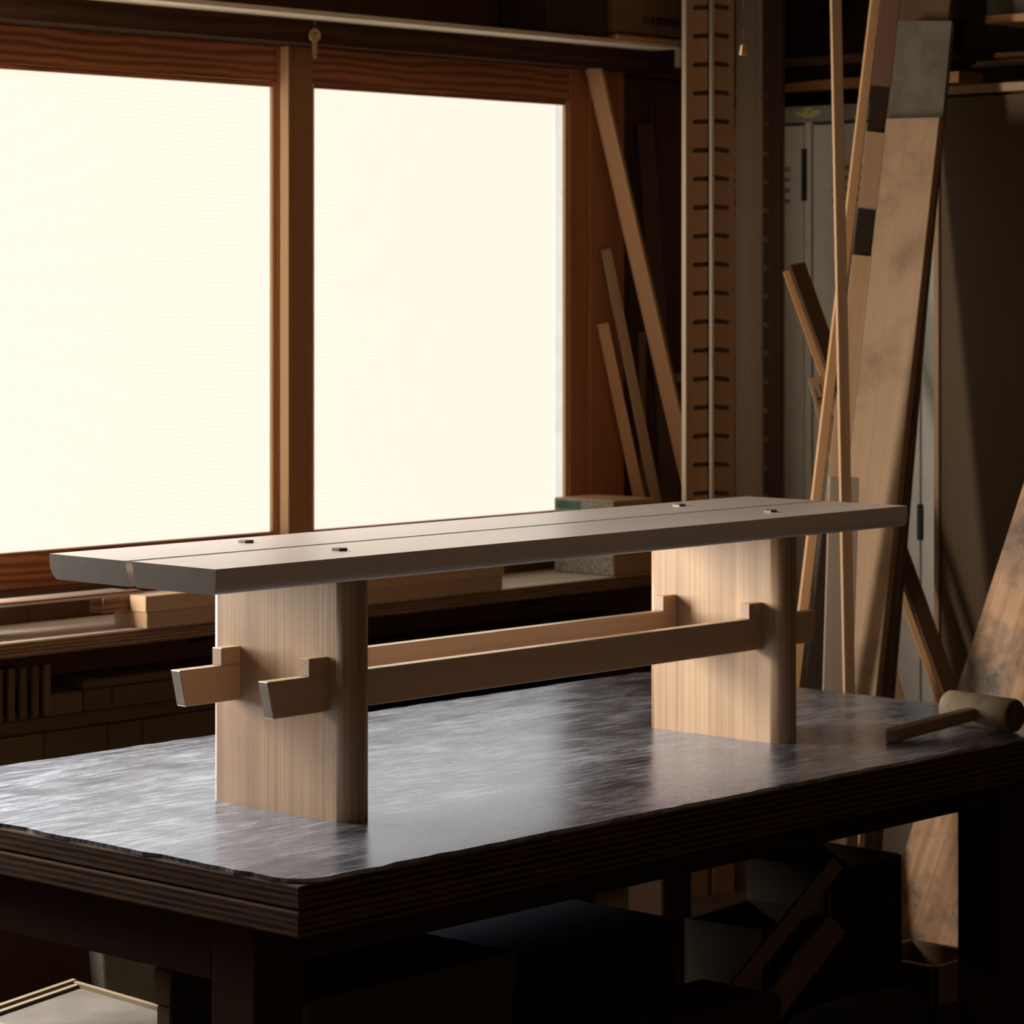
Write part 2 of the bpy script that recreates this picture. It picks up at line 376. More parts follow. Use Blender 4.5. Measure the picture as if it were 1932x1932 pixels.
def leg_outline(cx, cy):
    pts = []                                    # full round on the front edge, a tighter one at the back
    for sx, sy, a0 in ((1, 1, 0), (-1, 1, 90), (-1, -1, 180), (1, -1, 270)):
        rx, ry = (.026, .034) if sy < 0 else (.012, .013)
        for k in range(9):
            a = math.radians(a0 + k * 90 / 8)
            pts.append((cx + sx * (LT / 2 - rx) + rx * math.cos(a), cy + sy * (LW / 2 - ry) + ry * math.sin(a)))
    return pts
LEGX = (.341 + LT / 2, 1.526 + LT / 2); LEGY = .2185
for lx in LEGX:
    bmp = prism(leg_outline(bx(lx), by(LEGY)), 0, bz(ZB - th) + .002, 'z')
    for f in bmp.faces:
        if abs(f.normal.z) < .5: f.smooth = abs(f.normal.x) < .999 and abs(f.normal.y) < .999
    link('leg', bmp, 'bench_leg', bench)
ZR0, ZR1 = .951, 1.0135
for yf in (.319, .100):
    xl, xr = .203, 1.705
    pts = [(bx(xl), bz(ZR1)), (bx(xl + .014), bz(ZR0)), (bx(xr - .014), bz(ZR0)), (bx(xr), bz(ZR1))]
    bmp = prism(pts, by(yf), by(yf + .024), 'y', bevel=.0015, seg=1)
    for f in bmp.faces:
        if abs(f.normal.x) > .9: f.material_index = 1
    rail = link('rail', bmp, ['bench_rail', 'rail_end'], bench)
    for wx0, wx1 in ((LEGX[0] - LT / 2 - .043, LEGX[0] - LT / 2 + .002), (LEGX[0] + LT / 2 - .002, LEGX[0] + LT / 2 + .035),
                     (LEGX[1] - LT / 2 - .040, LEGX[1] - LT / 2 + .002), (LEGX[1] + LT / 2 - .002, LEGX[1] + LT / 2 + .04)):
        if abs(wx0 - (LEGX[0] + LT / 2 - .002)) < 1e-6 : continue
        bmp = box(bx(wx0), bx(wx1), by(yf + .0005), by(yf + .0245), bz(ZR1), bz(ZR1 + .030), bevel=.001)
        for f in bmp.faces:
            if abs(f.normal.x) > .9: f.material_index = 1
        link('wedge', bmp, ['bench_rail', 'bench_end'], rail)
for lx in LEGX:
    for yp in (.102, .336):
        bmp = box(bx(lx - .010), bx(lx + .010), by(yp - .010), by(yp + .010), bz(ZB) - .004, bz(ZB) + .0045, bevel=.0012)
        link('peg', bmp, 'pin', bench)

# ================================================================== THE WORK TABLE
TX0, TX1, TY0, TY1 = -.055, 2.222, -.25, .972
tc = ((TX0 + TX1) / 2, (TY0 + TY1) / 2)
table = thing('work_table', 'massive dark work table with a worn grey sheet top and thick plywood edge', 'table', (tc[0], tc[1], 0))
def lx_(v): return v - tc[0]
def ly_(v): return v - tc[1]
# worn top sheet: ragged outline
def ragged(x0, x1, y0, y1, step=.035, amp=.0035, rc=.05):
    pts = []
    def rnd(): return random.uniform(-amp, amp) * (2.0 if random.random() < .12 else 1)
    def edge(ax, ay, bx_, by_, nx, ny):
        L = math.hypot(bx_ - ax, by_ - ay); n = int(L / step)
        for i in range(n): 
            u = (i + random.uniform(.2, .8)) / n; j = rnd(); pts.append((ax + (bx_ - ax) * u + nx * j, ay + (by_ - ay) * u + ny * j))
    edge(x0 + rc, y0, x1 - .02, y0, 0, 1); edge(x1, y0 + .02, x1, y1 - .02, 1, 0); edge(x1 - .02, y1, x0 + .02, y1, 0, 1); edge(x0, y1 - .02, x0, y0 + rc, 1, 0)
    for k in range(5):
        a = math.radians(180 + 90 * (k + .5) / 5); pts.append((x0 + rc + rc * math.cos(a) + rnd() * .5, y0 + rc + rc * math.sin(a) + rnd() * .5))
    return pts
bmp = prism([(lx_(a), ly_(b)) for a, b in ragged(TX0 + .006, TX1 - .004, TY0 + .008, TY1 - .004)], ZT - .007, ZT, 'z')
link('top_sheet', bmp, 'table', table)
for k, (za, zb) in enumerate(((.683, .7235), (.7245, .759))):
    e = .0 if k == 0 else .003
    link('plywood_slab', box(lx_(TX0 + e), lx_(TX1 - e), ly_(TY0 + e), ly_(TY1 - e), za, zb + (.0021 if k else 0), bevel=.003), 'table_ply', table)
AX0, AX1, AY0, AY1 = -.012, 2.16, -.105, .90
LEGW = .105
for a in (AX0, AX1 - LEGW):
    for b in (AY0, AY1 - LEGW):
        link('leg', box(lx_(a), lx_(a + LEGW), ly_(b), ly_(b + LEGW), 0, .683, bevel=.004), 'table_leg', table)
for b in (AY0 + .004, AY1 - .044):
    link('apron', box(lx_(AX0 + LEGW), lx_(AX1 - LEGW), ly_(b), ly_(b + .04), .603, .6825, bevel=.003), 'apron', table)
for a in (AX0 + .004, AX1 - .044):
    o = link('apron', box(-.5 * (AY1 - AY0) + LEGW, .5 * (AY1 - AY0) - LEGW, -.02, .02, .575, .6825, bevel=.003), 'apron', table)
    o.location = (lx_(a + .02), ly_((AY0 + AY1) / 2), 0); o.rotation_euler = (0, 0, math.pi / 2)

# mallet
ml = Vector((1.93, -.175, ZT))
mal = thing('mallet', 'wooden mallet with a barrel head and square handle lying at the table corner', 'mallet', ml)
hc = Vector((0, 0, .042)); A = onZ(1800, 1332, ZT + .035); B = onZ(1905, 1347, ZT + .035)
ax = (B - A).normalized(); hl = .178
mid = (onZ(1800, 1336, ZT + .035) + onZ(1905, 1347, ZT + .035)) / 2 - ml
mid.z = .0345
bmp = tube([mid - ax * hl / 2, mid - ax * (hl / 2 - .004), mid - ax * hl * .2, mid + ax * hl * .2, mid + ax * (hl / 2 - .004), mid + ax * hl / 2], [.031, .034, .0343, .0343, .034, .031], 28, caps=False)
link('head', bmp, 'mallet', mal)
for s in (-1, 1):
    link('striking_face', tube([mid + ax * s * (hl / 2 - .012), mid + ax * s * (hl / 2 - .0005)], [.0308, .0305], 28), 'mallet_d', mal)
tip = onZ(1675, 1391, ZT + .011) - ml; tip.z = .0135
top = onZ(1848, 1343, ZT + .055) - ml
dr = (mid - tip); dr = dr.normalized()
hm = frame_matrix(tip, tip + dr, (0, 0, 1))
bmp = prism([(0, -.007), (.014, -.014), (.3, -.013), (.3, .013), (.014, .014), (0, .007)], -.0125, .0125, 'z', bevel=.003, seg=1)
L = (mid - tip).length
for v in bmp.verts:
    if v.co.x > .2: v.co.x += L - .3
h = link('handle', bmp, 'handle', mal); h.matrix_local = hm

# ================================================================== WINDOW SHELF AND WHAT LIES ON IT
ZS = .888; SF = 1.70
sh = thing('window_shelf', 'long plywood shelf running below the bright windows', 'shelf', (1.7, 1.84, 0))
link('shelf_board', box(-1.75, 1.80, SF - 1.84 + .002, 1.985 - 1.84, ZS - .002, ZS), 'shelf_top', sh)
link('ply_edge', box(-1.75, 1.80, SF - 1.84, 1.985 - 1.84, ZS - .034, ZS - .002, bevel=.001), 'shelf_ply', sh)
for xx in (-1.2, 0, 1.2):
    link('bracket', prism([(1.988 - 1.84, ZS - .034), (1.75 - 1.84, ZS - .034), (1.988 - 1.84, ZS - .09)], xx - .015, xx + .015, 'x'), 'dark', sh)
# two pale boards, one on the other
p = onZ(277, 1187, ZS); pr = onY(948, 1110, p.y); wback = onX(224, 1160, p.x).y
tb = .037
lo = tag(link('pale_board', box(0, pr.x - p.x, 0, .115, 0, tb, bevel=.0012), 'pale'), 'pale pine board lying flat on the window shelf under another', 'board', 'pale boards on the window shelf'); lo.location = (p.x, p.y, ZS)
up_ = tag(link('pale_board', box(0, pr.x - p.x + .012, 0, .055, 0, tb, bevel=.0012), 'pale'), 'pale pine board on top of the pair on the window shelf', 'board', 'pale boards on the window shelf'); up_.location = (p.x - .002, p.y + .002, ZS + tb)
rb = tag(link('reddish_timber', box(0, 1.9 - p.x + .35, 0, .05, 0, .034, bevel=.001), 'redb'), 'reddish brown square timber behind the upper pale board', 'timber'); rb.location = (p.x - .075, p.y + .062, ZS + tb)
# thin sheets resting on the timber and on a block further left
zt_ = ZS + tb + .034
blk = tag(link('support_block', box(-.06, .06, -.06, .06, 0, zt_ - ZS, bevel=.002), 'brown'), 'brown wood block under the left end of the thin sheets', 'block'); blk.location = (.86, 1.845, ZS)
e = onZ(264, 1120, zt_)
s1 = tag(link('thin_sheet', box(-.82, 0, -.012, .1, 0, .006, bevel=.0008), 'glass'), 'thin pale panel jutting out left of the stacked boards', 'panel'); s1.location = (e.x, e.y, zt_)
s2 = tag(link('thin_strip', box(-.60, 0, 0, .03, 0, .004, bevel=.0006), 'redb'), 'thin brown strip lying on the pale panel edge', 'strip'); s2.location = (e.x - .005, e.y - .011, zt_ + .006)
# sawn block with green end
g = onZ(1158, 1088, ZS); gb = onX(1045, 1000, g.x).y; hb = .203
bl = thing('timber_block', 'big rough sawn timber block with green painted end on the shelf', 'block', (g.x, g.y, ZS))
dep = min(gb, 1.972) - g.y
bmp = box(0, .175, 0, dep, 0, hb, bevel=.003)
for f in bmp.faces:
    if f.normal.x < -.8: f.material_index = 1
link('body', bmp, ['tan', 'rough_end'], bl)
link('paint_patch', box(-.0008, .001, dep * .55, dep * .96, hb * .86, hb * .97), 'green', bl)

# ================================================================== SHELF OVER THE WINDOWS
ZO = onY(700, 39, 1.80).z
ov = thing('overhead_shelf', 'long narrow shelf board above the windows', 'shelf', (1.0, 1.9, ZO))
link('shelf_board', box(-2.5, onY(1283, 80, 1.8).x - 1.0, 1.80 - 1.9, 1.999 - 1.9, 0, .013, bevel=.0015), 'cream', ov)
ex_ = onY(1283, 80, 1.8).x - 1.0
link('end_cleat', box(ex_, ex_ + .014, -.1, -.08, -.05, .013, bevel=.001), 'pale', ov)
def carton(name, label, pa, pb, h, mat, z, y=1.815):
    a = onY(pa, 30, y).x; b = onY(pb, 30, y).x
    t_ = thing(name, label, 'box', ((a + b) / 2, y + .085, z)); w = (b - a) / 2
    link('body', box(-w, w, -.085, .085, 0, h, bevel=.003), mat, t_)
    return t_, w
c1, w1 = carton('dark_box', 'dark box beside the printed carton on the overhead shelf', 1033, 1146, .22, 'cartond', ZO + .013)
tag(c1, 'dark box beside the printed carton on the overhead shelf', 'box')
c2, w2 = carton('carton', 'brown carton with black printed characters on the overhead shelf', 1162, 1284, .22, 'carton', ZO + .0295, y=1.79)
link('flap', box(-w2, w2, -.095, .085, -.0155, -.004, bevel=.003), 'orange', c2)
link('flap', box(-w2, w2, -.0855, .085, -.004, 0), 'dark', c2)
def text_mesh(body, size):
    cu = bpy.data.curves.new('txt', 'FONT'); cu.body = body; cu.size = size; cu.extrude = .0003
    o = bpy.data.objects.new('txt', cu); COL.objects.link(o); bpy.context.view_layer.update()
    me = bpy.data.meshes.new_from_object(o.evaluated_get(bpy.context.evaluated_depsgraph_get()))
    bpy.data.objects.remove(o); return me
me = text_mesh('日本精密機械', .03); me.materials.append(M['ink'])
tx = bpy.data.objects.new('printed_text', me); COL.objects.link(tx); tx.parent = c2
a = onY(1215, 46, 1.79); b = onY(1288, 50, 1.79)
xs = [v.co.x for v in me.vertices]; ys = [v.co.y for v in me.vertices]; sx = (b.x - a.x) / (max(xs) - min(xs)); sy = .0245 / (max(ys) - min(ys))
for v in me.vertices: v.co.x = (v.co.x - min(xs)) * sx; v.co.y = (v.co.y - min(ys)) * sy
tx.location = (a.x - c2.location.x, -.0856, a.z - c2.location.z); tx.rotation_euler = (math.pi / 2, 0, 0)

# keys on a nail
kp = onY(588, 44, 1.899)
kt = thing('key_ring', 'pair of small brass keys hanging from a nail above the window', 'key', kp)
link('nail', tube([(0, .001, 0), (0, -.016, .002)], .0014, 8), 'steel', kt)
ring = [(0.0 + .005 * math.sin(a), -.012, -.009 + .010 * math.cos(a)) for a in [k * math.pi / 8 for k in range(17)]]
link('wire_ring', tube(ring, .0008, 6), 'steel', kt)
def key(ang, dy, mat):
    bm = newbm(); pts = []
    for k in range(26):
        a = math.radians(-70 + 320 * k / 25); pts.append((.0185 * math.cos(a + 0), .0165 * math.sin(a)))
    n = len(pts)
    blade = [(-.0075, -.0155), (-.0075, -.036), (-.0055, -.04), (-.0065, -.046), (-.004, -.052), (0, -.058), (.003, -.052), (.0045, -.047), (.003, -.042), (.0055, -.038), (.0065, -.0155)]
    outer = [(.0185 * math.cos(math.radians(a)), .0165 * math.sin(math.radians(a))) for a in range(-65, 246, 12)] + blade
    b2 = prism(outer, -.001, .001, 'y'); M4 = Matrix.Rotation(ang, 4, 'Y'); b2.transform(M4)
    b2.transform(Matrix.Translation((0, dy, -.030))); return b2
link('key', key(.03, -.0125, 'key'), 'key', kt); link('key', key(-.13, -.009, 'key'), 'key', kt)
link('key_hole', tube([(-.001, -.0136, -.026), (-.001, -.0134, -.026)], .003, 12), 'ink', kt)

# pull cord
cp = onD(1402, 104, 7.2)
pc = thing('pull_cord', 'light pull cord with a small brass bell weight', 'pull cord', cp)
link('cord', tube([(0, 0, .02), (.001, 0, .08), (-.001, 0, .2), (0, 0, ZC - cp.z)], .0011, 6), 'cord', pc)
bmp = tube([(0, 0, .026), (0, 0, .024), (0, 0, .001), (0, 0, 0)], [.004, .0065, .0105, .010], 4)
bmp.transform(Matrix.Rotation(.35, 4, 'Z')); 
for f in bmp.faces: f.smooth = False
link('weight', bmp, 'key', pc)

# ================================================================== BOARDS IN THE CORNER RIGHT OF THE WINDOW (standing on the shelf)
def lean_shelf(name, label, pb, ptop, yb, yt, wpx, t, mat, group, nrm=(-.25, -1, 0)):
    p0 = onY(*pb, yb); p1 = onY(*ptop, yt)
    d = (p1 - p0).normalized(); k = (ZS + .009 - p0.z) / d.z; p0 = p0 + d * k
    w = wpx * ((p1 - CAM).dot(FW)) / F
    board(name, label, 'board', p0, p1, w, t, nrm, mat, group)
G = 'boards leaning beside the window'
lean_shelf('leaning_board', 'long light board leaning diagonally beside the window', (1283, 830), (1121, 127), 1.83, 1.94, 32, .02, 'pine', G, facing(-25))
lean_shelf('leaning_board', 'dim brown board standing behind the long diagonal one', (1258, 860), (1216, 236), 1.93, 2.03, 33, .02, 'brown', G, facing(10))
lean_shelf('leaning_board', 'slim board leaning right of the timber block', (1236, 935), (1143, 470), 1.88, 1.945, 19, .018, 'tan', G, facing(10))
lean_shelf('leaning_board', 'shorter slim board leaning lowest beside the window jamb', (1204, 930), (1137, 610), 1.92, 1.952, 22, .018, 'pine', G, facing(0))
lean_shelf('leaning_board', 'stubby upright batten between the leaning boards', (1214, 930), (1211, 628), 1.99, 2.02, 14, .015, 'tan', G, facing(0))
lean_shelf('leaning_board', 'short dark board tucked low behind the leaning boards', (1248, 930), (1230, 712), 1.96, 2.0, 22, .018, 'brown', G, facing(0))
q = onY(1283, 713, 1.96)
tag(link('short_cleat', box(-.05, .06, -.0, .09, -.013, .013, bevel=.001), 'pine'), 'short light cleat poking out behind the slotted board', 'cleat').location = (q.x + .03, 1.955, q.z)

# ================================================================== SLOTTED RACK BOARDS
def comb(L, w, pitch, z_off, sl, sw, tilt, side, depth, n_seg=5):
    """board outline with rounded slots open at one long edge (side=+1: +y edge). local x up, y across"""
    e = side * w / 2; pts = [(0, -e), (L, -e), (L, e)]
    xs = []; x_ = L - z_off
    while x_ > .1: xs.append(x_); x_ -= pitch
    for x_ in xs:
        xo = x_ + tilt * sl                                 # where the slot meets the edge
        pts.append((xo + sw / 2, e))
        for k in range(n_seg + 1):
            a = math.pi / 2 - math.pi * k / n_seg
            pts.append((x_ + sw / 2 * math.sin(a), e - side * (sl - sw / 2) - side * sw / 2 * math.cos(a)))
        pts.append((xo - sw / 2, e))
    pts.append((0, e))
    return prism(pts, -depth / 2, depth / 2, 'z')
def rack(name, label, pl_, pr_, d, nrm, mat, tilt, side, sl_f, cat='slotted board', backing=True, t=.014, top=2.68, y0=15, edge=False):
    c = onD((pl_ + pr_) / 2, 544, d); w = (pr_ - pl_) * d / F; c.z = 0
    m = frame_matrix(c, c + UP, nrm)
    th_ = thing(name, label, cat, matrix=m, group='slotted rack boards')
    zs = onD(1300, y0, d).z; pitch = 53.9 * d / F
    # local y = z cross x
    link('slotted_face', comb(top, w, pitch, top - zs - pitch * 4 if top - zs - pitch * 4 > .05 else (top - zs) % pitch, sl_f * w, 9 * d / F, tilt, side, t), mat, th_)
    if edge:
        o = link('lit_edge', box(0, top, -.0015, .0015, -t / 2 - .018, t / 2, bevel=.0005), 'litedge', th_); o.location = (0, w / 2 + .002, 0)  # pale strip added to paint the board edge as lit by the window
    if backing:
        o = link('backing', box(0, top, -w / 2, w / 2, -.009, .009), 'slotb', th_); o.location = (0, 0, -t / 2 - .009)
    return th_
n_ = facing(16)
rack('slotted_board', 'light slotted rack board with its bright edge towards the window', 1293, 1335, 8.18, n_, 'slot', .06, -1, .72, edge=True)
rack('slotted_board', 'slotted rack board next to the bright edged one, slots on its left edge', 1345, 1385, 8.22, n_, 'slot', .09, 1, .78, edge=True)
c = onD(1415, 544, 8.3); c.z = 0
board('upright_plank', 'plain grey brown upright plank right of the slotted boards', 'plank', c, c + UP * 2.68, 51 * 8.3 / F, .022, facing(-18), 'grey')
rack('notched_board', 'dark upright board with small notches down its left edge', 1441, 1477, 8.4, facing(-20), 'umber', 0.0, 1, .3, backing=True, y0=20)
# ================================================================== STEEL LOCKER
LXF = 3.75
ya_, yb_ = 2.03, onX(1772, 560, LXF).y
zt_l = onX(1540, 199, LXF).z
lk = thing('steel_locker', 'grey green steel locker behind the leaning boards', 'locker', (LXF + .22, (ya_ + yb_) / 2, 0))
hw = (ya_ - yb_) / 2; cyl = (ya_ + yb_) / 2
link('body', box(-.205, .22, -hw, hw, 0, zt_l, bevel=.004), 'locker_gap', lk)
zd = onX(1540, 232, LXF).z; s0 = onX(1518, 400, LXF).y - cyl; s1_ = onX(1530, 400, LXF).y - cyl; s2_ = onX(1737, 900, LXF).y - cyl
link('header', box(-.22, -.2045, -hw, hw, zd + .004, zt_l, bevel=.002), 'locker_shade', lk)
link('stile', box(-.22, -.2045, s1_, s0, .05, zd + .004, bevel=.001), 'locker', lk)
link('stile', box(-.22, -.2045, -hw, s2_ - .003, .05, zd + .004, bevel=.001), 'locker', lk)
def door(y0_, y1_, hy):
    d_ = link('door', box(-.216, -.2045, y0_, y1_, .06, zd - .005, bevel=.002), 'locker', lk)
    zc = onX(1518, 330, LXF).z
    link('handle', box(-.228, -.214, hy - .008, hy + .008, zc - .075, zc + .075, bevel=.003), 'locker_d', d_)
    for k in range(4):
        zz = onX(1470, 320 + k * 20, LXF).z
        for c_ in ((y0_ + y1_) / 2,):
            bmp = tube([(-.214, c_ - .115, zz), (-.222, c_ - .108, zz), (-.222, c_ + .108, zz), (-.214, c_ + .115, zz)], .006, 8)
            link('louvre', bmp, 'locker_shade', d_)
    return d_
d1 = door(s0 + .006, hw - .012, s0 + .0)
d2 = door(s2_ + .006, s1_ - .005, s2_ + .002)
# lower handle on the far door edge
zc = onX(1738, 985, LXF).z
link('handle', box(-.228, -.2, s2_ - .009, s2_ + .009, zc - .05, zc + .05, bevel=.003), 'locker_d', d2)
# brass emblem: a winged badge around a small round boss
ec = onX(1525, 213, LXF); ex, ey, ez = -.2215, ec.y - cyl, ec.z
wing = [(0, .016), (.012, .014), (.018, .008), (.03, .007), (.042, .012), (.047, .004), (.043, -.006), (.028, -.008), (.014, -.013), (0, -.014)]
pts = wing + [(-a, b) for a, b in wing[::-1][1:-1]]
em = link('emblem', prism([(ey - a, ez + b) for a, b in pts], ex - .003, ex + .002, 'x', bevel=.001, seg=1), 'brass', lk)
link('boss', tube([(ex - .008, ey, ez + .001), (ex - .003, ey, ez + .001)], [.007, .010], 16), 'brass', em)
for s in (-1, 1):
    for k in range(3):
        link('feather', tube([(ex - .0035, ey + s * .014, ez + .005 - k * .005), (ex - .0035, ey + s * (.042 - k * .004), ez + .008 - k * .006)], .0018, 6), 'brass', em)

# timbers lying on the locker
def lying(name, label, x0, x1, y0, y1, z0, z1, mat, group='timbers lying on top of the locker', cat='timber', rz=0):
    o = tag(link(name, box(-(y1 - y0) / 2, (y1 - y0) / 2, -(x1 - x0) / 2, (x1 - x0) / 2, 0, z1 - z0, bevel=.002), mat), label, cat, group)
    o.location = ((x0 + x1) / 2, (y0 + y1) / 2, z0); o.rotation_euler = (0, 0, math.pi / 2 + rz); return o
lying('spacer_block', 'dark spacer block at the back end of the locker top', 3.85, 3.95, 1.9, 2.0, zt_l, zt_l + .05, 'dark', cat='block')
lying('spacer_block', 'dark spacer block at the front end of the locker top', 3.85, 3.95, 1.25, 1.35, zt_l, zt_l + .05, 'dark', cat='block')
zz = zt_l + .05; pts = [(-.42, 0), (.42, 0), (.42, .025)]
ycur = [(.42 - k * .84 / 10) for k in range(11)]
pts = [(1.2, zz), (2.0, zz), (2.0, zz + .008), (1.9, zz + .016), (1.8, zz + .024), (1.7, zz + .029), (1.6, zz + .031), (1.2, zz + .031)]
cw = prism([(a - 1.6, b - zz) for a, b in pts], -.06, .06, 'x'); 
o = tag(link('curved_plank', cw, 'orange'), 'orange tapered plank lying on blocks above the locker', 'plank'); o.location = (3.89, 1.6, zz)
z1_ = zz + .0315
for k, (dz, rz, mt) in enumerate(((.022, .02, 'dark'), (.02, -.03, 'dark'), (.03, .015, 'brown'), (.045, 0, 'dark'), (.05, .02, 'dark'))):
    lying('dark_board', ['flat dark board lying directly on the orange plank', 'second dark board up from the orange plank above the locker', 'brown board in the middle of the pile above the locker', 'thick dark board near the top of the locker pile', 'topmost dark board of the pile above the locker'][k],
          3.87 + .01 * k, 4.1, 1.36, 2.03, z1_, z1_ + dz, mt, rz=rz * .3); z1_ += dz + .001

# ================================================================== TALL CABINET ON THE RIGHT
CXF = 3.55
cl = onX(1762, 600, CXF).y; ztop_c = onX(1900, 160, CXF).z
cb = thing('tall_cabinet', 'tall brown cabinet with plain doors on the right', 'cabinet', (CXF + .25, cl - .8, 0))
link('body', box(-.235, .25, -.8, .8, 0, ztop_c - .02, bevel=.003), 'cabinet', cb)
link('side_post', box(-.252, -.23, .783, .8, 0, ztop_c - .021, bevel=.002), 'tan', cb)
for y0_, y1_ in ((.36, .778), (-.1, .355), (-.6, -.105)):
    link('door', box(-.25, -.236, y0_, y1_, .06, ztop_c - .025, bevel=.002), 'cabinet', cb)
link('top_board', box(-.262, .25, -.82, .79, ztop_c - .018, ztop_c + .006, bevel=.002), 'tan', cb)
link('upper_board', box(-.2, .25, -.82, .5, ztop_c + .012, ztop_c + .028, bevel=.002), 'brown', cb)
link('spacer', box(-.15, .2, -.8, .48, ztop_c + .006, ztop_c + .012), 'dark', cb)
# scraps on the cabinet
zc_ = ztop_c + .028
rr = random.Random(3)
base = onX(1890, 110, 3.62)
tag(link('scrap_block', box(-.05, .05, -.14, .06, 0, .03, bevel=.002), 'dark'), 'dark block under the wood scraps on the tall cabinet', 'block').location = (3.68, base.y - .08, zc_)
labs = ['lowest flat offcut lying on the block on the tall cabinet', 'pointed thin offcut lying across the scraps on the cabinet', 'narrow offcut in the middle of the scraps on the cabinet', 'short pale offcut on top of the scraps on the cabinet']
zc2 = zc_ + .0302
for k, (ll, ww, hh, dy, rz, mt) in enumerate(((.30, .05, .008, -.03, .1, 'brown'), (.26, .04, .008, .0, -.12, 'tan'), (.22, .03, .008, -.06, .05, 'brown'), (.10, .03, .011, .01, .0, 'pine'))):
    o = tag(link('wood_offcut', prism([(-ll / 2, -ww / 2), (ll / 2, -ww / 2), (ll / 2 + .02, 0), (ll / 2, ww / 2), (-ll / 2, ww / 2)], 0, hh, 'z'), mt), labs[k], 'offcut', 'wood scraps on the tall cabinet')
    o.location = (3.66, base.y - .03 + dy, zc2); o.rotation_euler = (0, 0, math.pi / 2 + rz); zc2 += hh + .0005
# rack shelf above with a glazed box
zu = onX(1900, 42, CXF + .05).z
us = thing('upper_shelf', 'narrow shelf high above the tall cabinet', 'shelf', (CXF + .4, cl - .75, zu))
link('shelf_board', box(-.35, .43, -.7, .62, 0, .022, bevel=.002), 'orange', us)
link('bracket', box(.3, .45, -.65, -.6, -.15, 0), 'dark', us); link('bracket', box(.3, .45, .5, .55, -.15, 0), 'dark', us)
bxo = tag(link('storage_box', box(-.15, .15, -.4, .4, 0, .2, bevel=.004), 'bin'), 'olive storage box on the high shelf at the top right', 'box'); bxo.location = (CXF + .28, onX(1920, 10, CXF + .13).y - .3, zu + .0225)

# ================================================================== BOARDS LEANING ON THE RIGHT (standing on the floor)
def lean_floor(name, label, pt, dt, pb_dir, w_px, t, mat, nrm, group='boards leaning by the locker', cat='board', taper=None, zfoot=.0, bevel=.0015):
    """pt: pixel of the head at depth dt; pb_dir: lower pixel on the axis with its depth; carried on down to the floor"""
    p1 = onD(*pt, dt); p0 = onD(pb_dir[0], pb_dir[1], pb_dir[2]); d = (p1 - p0).normalized()
    w = w_px * dt / F
    sag = (w / 2) * math.sqrt(max(0, 1 - d.z ** 2)) * .9 + t * .5 * math.sqrt(max(0, 1 - d.z ** 2))
    p0 = p0 + d * ((zfoot + sag - p0.z) / d.z)
    return board(name, label, cat, p0, p1, w, t, nrm, mat, group, taper=taper, bevel=bevel)
lean_floor('wide_plank', 'wide tan plank leaning to the right before the locker', (1716, 226), 7.80, (1594, 1310, 7.45), 130, .034, 'plank', facing(-30))
lean_floor('grey_plank', 'grey weathered plank rising behind the wide tan plank', (1748, 42), 7.90, (1634, 1200, 7.56), 104, .03, 'greyplank', facing(-22))
lean_floor('brown_plank', 'brown plank reaching above the grey weathered one', (1748, -60), 8.0, (1640, 1200, 7.66), 108, .03, 'brown', facing(-22))
lean_floor('tall_batten', 'long light batten crossing from upper right to lower left', (1655, -30), 7.52, (1527, 1050, 7.22), 18, .02, 'pine', facing(5))
lean_floor('thin_stick', 'thin nearly vertical stick crossing in front of the locker', (1576, -40), 7.30, (1602, 1310, 7.02), 21, .012, 'tan', facing(15))
# dark batten with lighter cleats along it
p1 = onD(1682, -20, 7.66); p0 = onD(1580, 900, 7.44); d = (p1 - p0).normalized(); p0 = p0 + d * ((.02 - p0.z) / d.z)
mt_ = frame_matrix(p0, p1, facing(-5)); Lb = (p1 - p0).length
bt = thing('cleated_batten', 'dark batten carrying pale cleats between stick and wide plank', 'batten', matrix=mt_)
wj = 33 * 7.8 / F
link('batten', box(0, Lb, -wj / 2, wj / 2, -.012, .006, bevel=.001), 'dark', bt)
def along(py):  # distance along the batten for an image row
    best = min(range(0, 400), key=lambda k: abs((lambda q: CY - F * (q.z - CAM.z) / (q - CAM).dot(FW))(p0 + d * (Lb * k / 400)) - py)); return Lb * best / 400
for ya0, ya1, mt in ((1000, 485, 'tan'), (395, 253, 'tan'), (165, 0, 'brown')):
    link('cleat', box(along(ya0), along(ya1), -wj / 2 - .001, wj / 2 + .001, .0061, .022, bevel=.001), mt, bt)
# boards leaning the other way in front of the locker doors
lean_floor('slant_board', 'brown board slanting right behind the wide plank', (1500, 500), 8.2, (1780, 1280, 7.93), 34, .03, 'brown', facing(28))
lean_floor('slant_lit_edge', 'pale strip added as the lit edge of the brown slanted board', (1483, 512), 8.1, (1758, 1280, 7.84), 13, .02, 'pine', facing(0))  # separate pale strip stands in for the slanted board's lit edge
sb = lean_floor('marked_board', 'short board with black ink marks slanting low before the locker', (1537, 712), 7.95, (1580, 880, 7.93), 26, .016, 'tan', facing(0))
im = bmesh.new()
for (xa, xb, yy, ww) in ((-.085, -.02, -.008, .003), (-.075, -.03, .006, .0025), (-.06, -.055, -.001, .02), (-.1, -.06, .0, .0025)):
    add_box(im, xa, xb, yy - ww / 2, yy + ww / 2, .0078, .0086)
im.transform(Matrix.Translation((max(v.co.x for v in sb.data.vertices), 0, 0)))
k_ = bpy.data.meshes.new('ink_marks'); im.to_mesh(k_); im.free(); k_.materials.append(M['ink'])
ko = bpy.data.objects.new('ink_marks', k_); COL.objects.link(ko); ko.parent = sb
lean_floor('grey_board', 'dull grey board standing low behind the thin stick', (1592, 900), 7.2, (1580, 1310, 7.16), 56, .02, 'grey', facing(0))
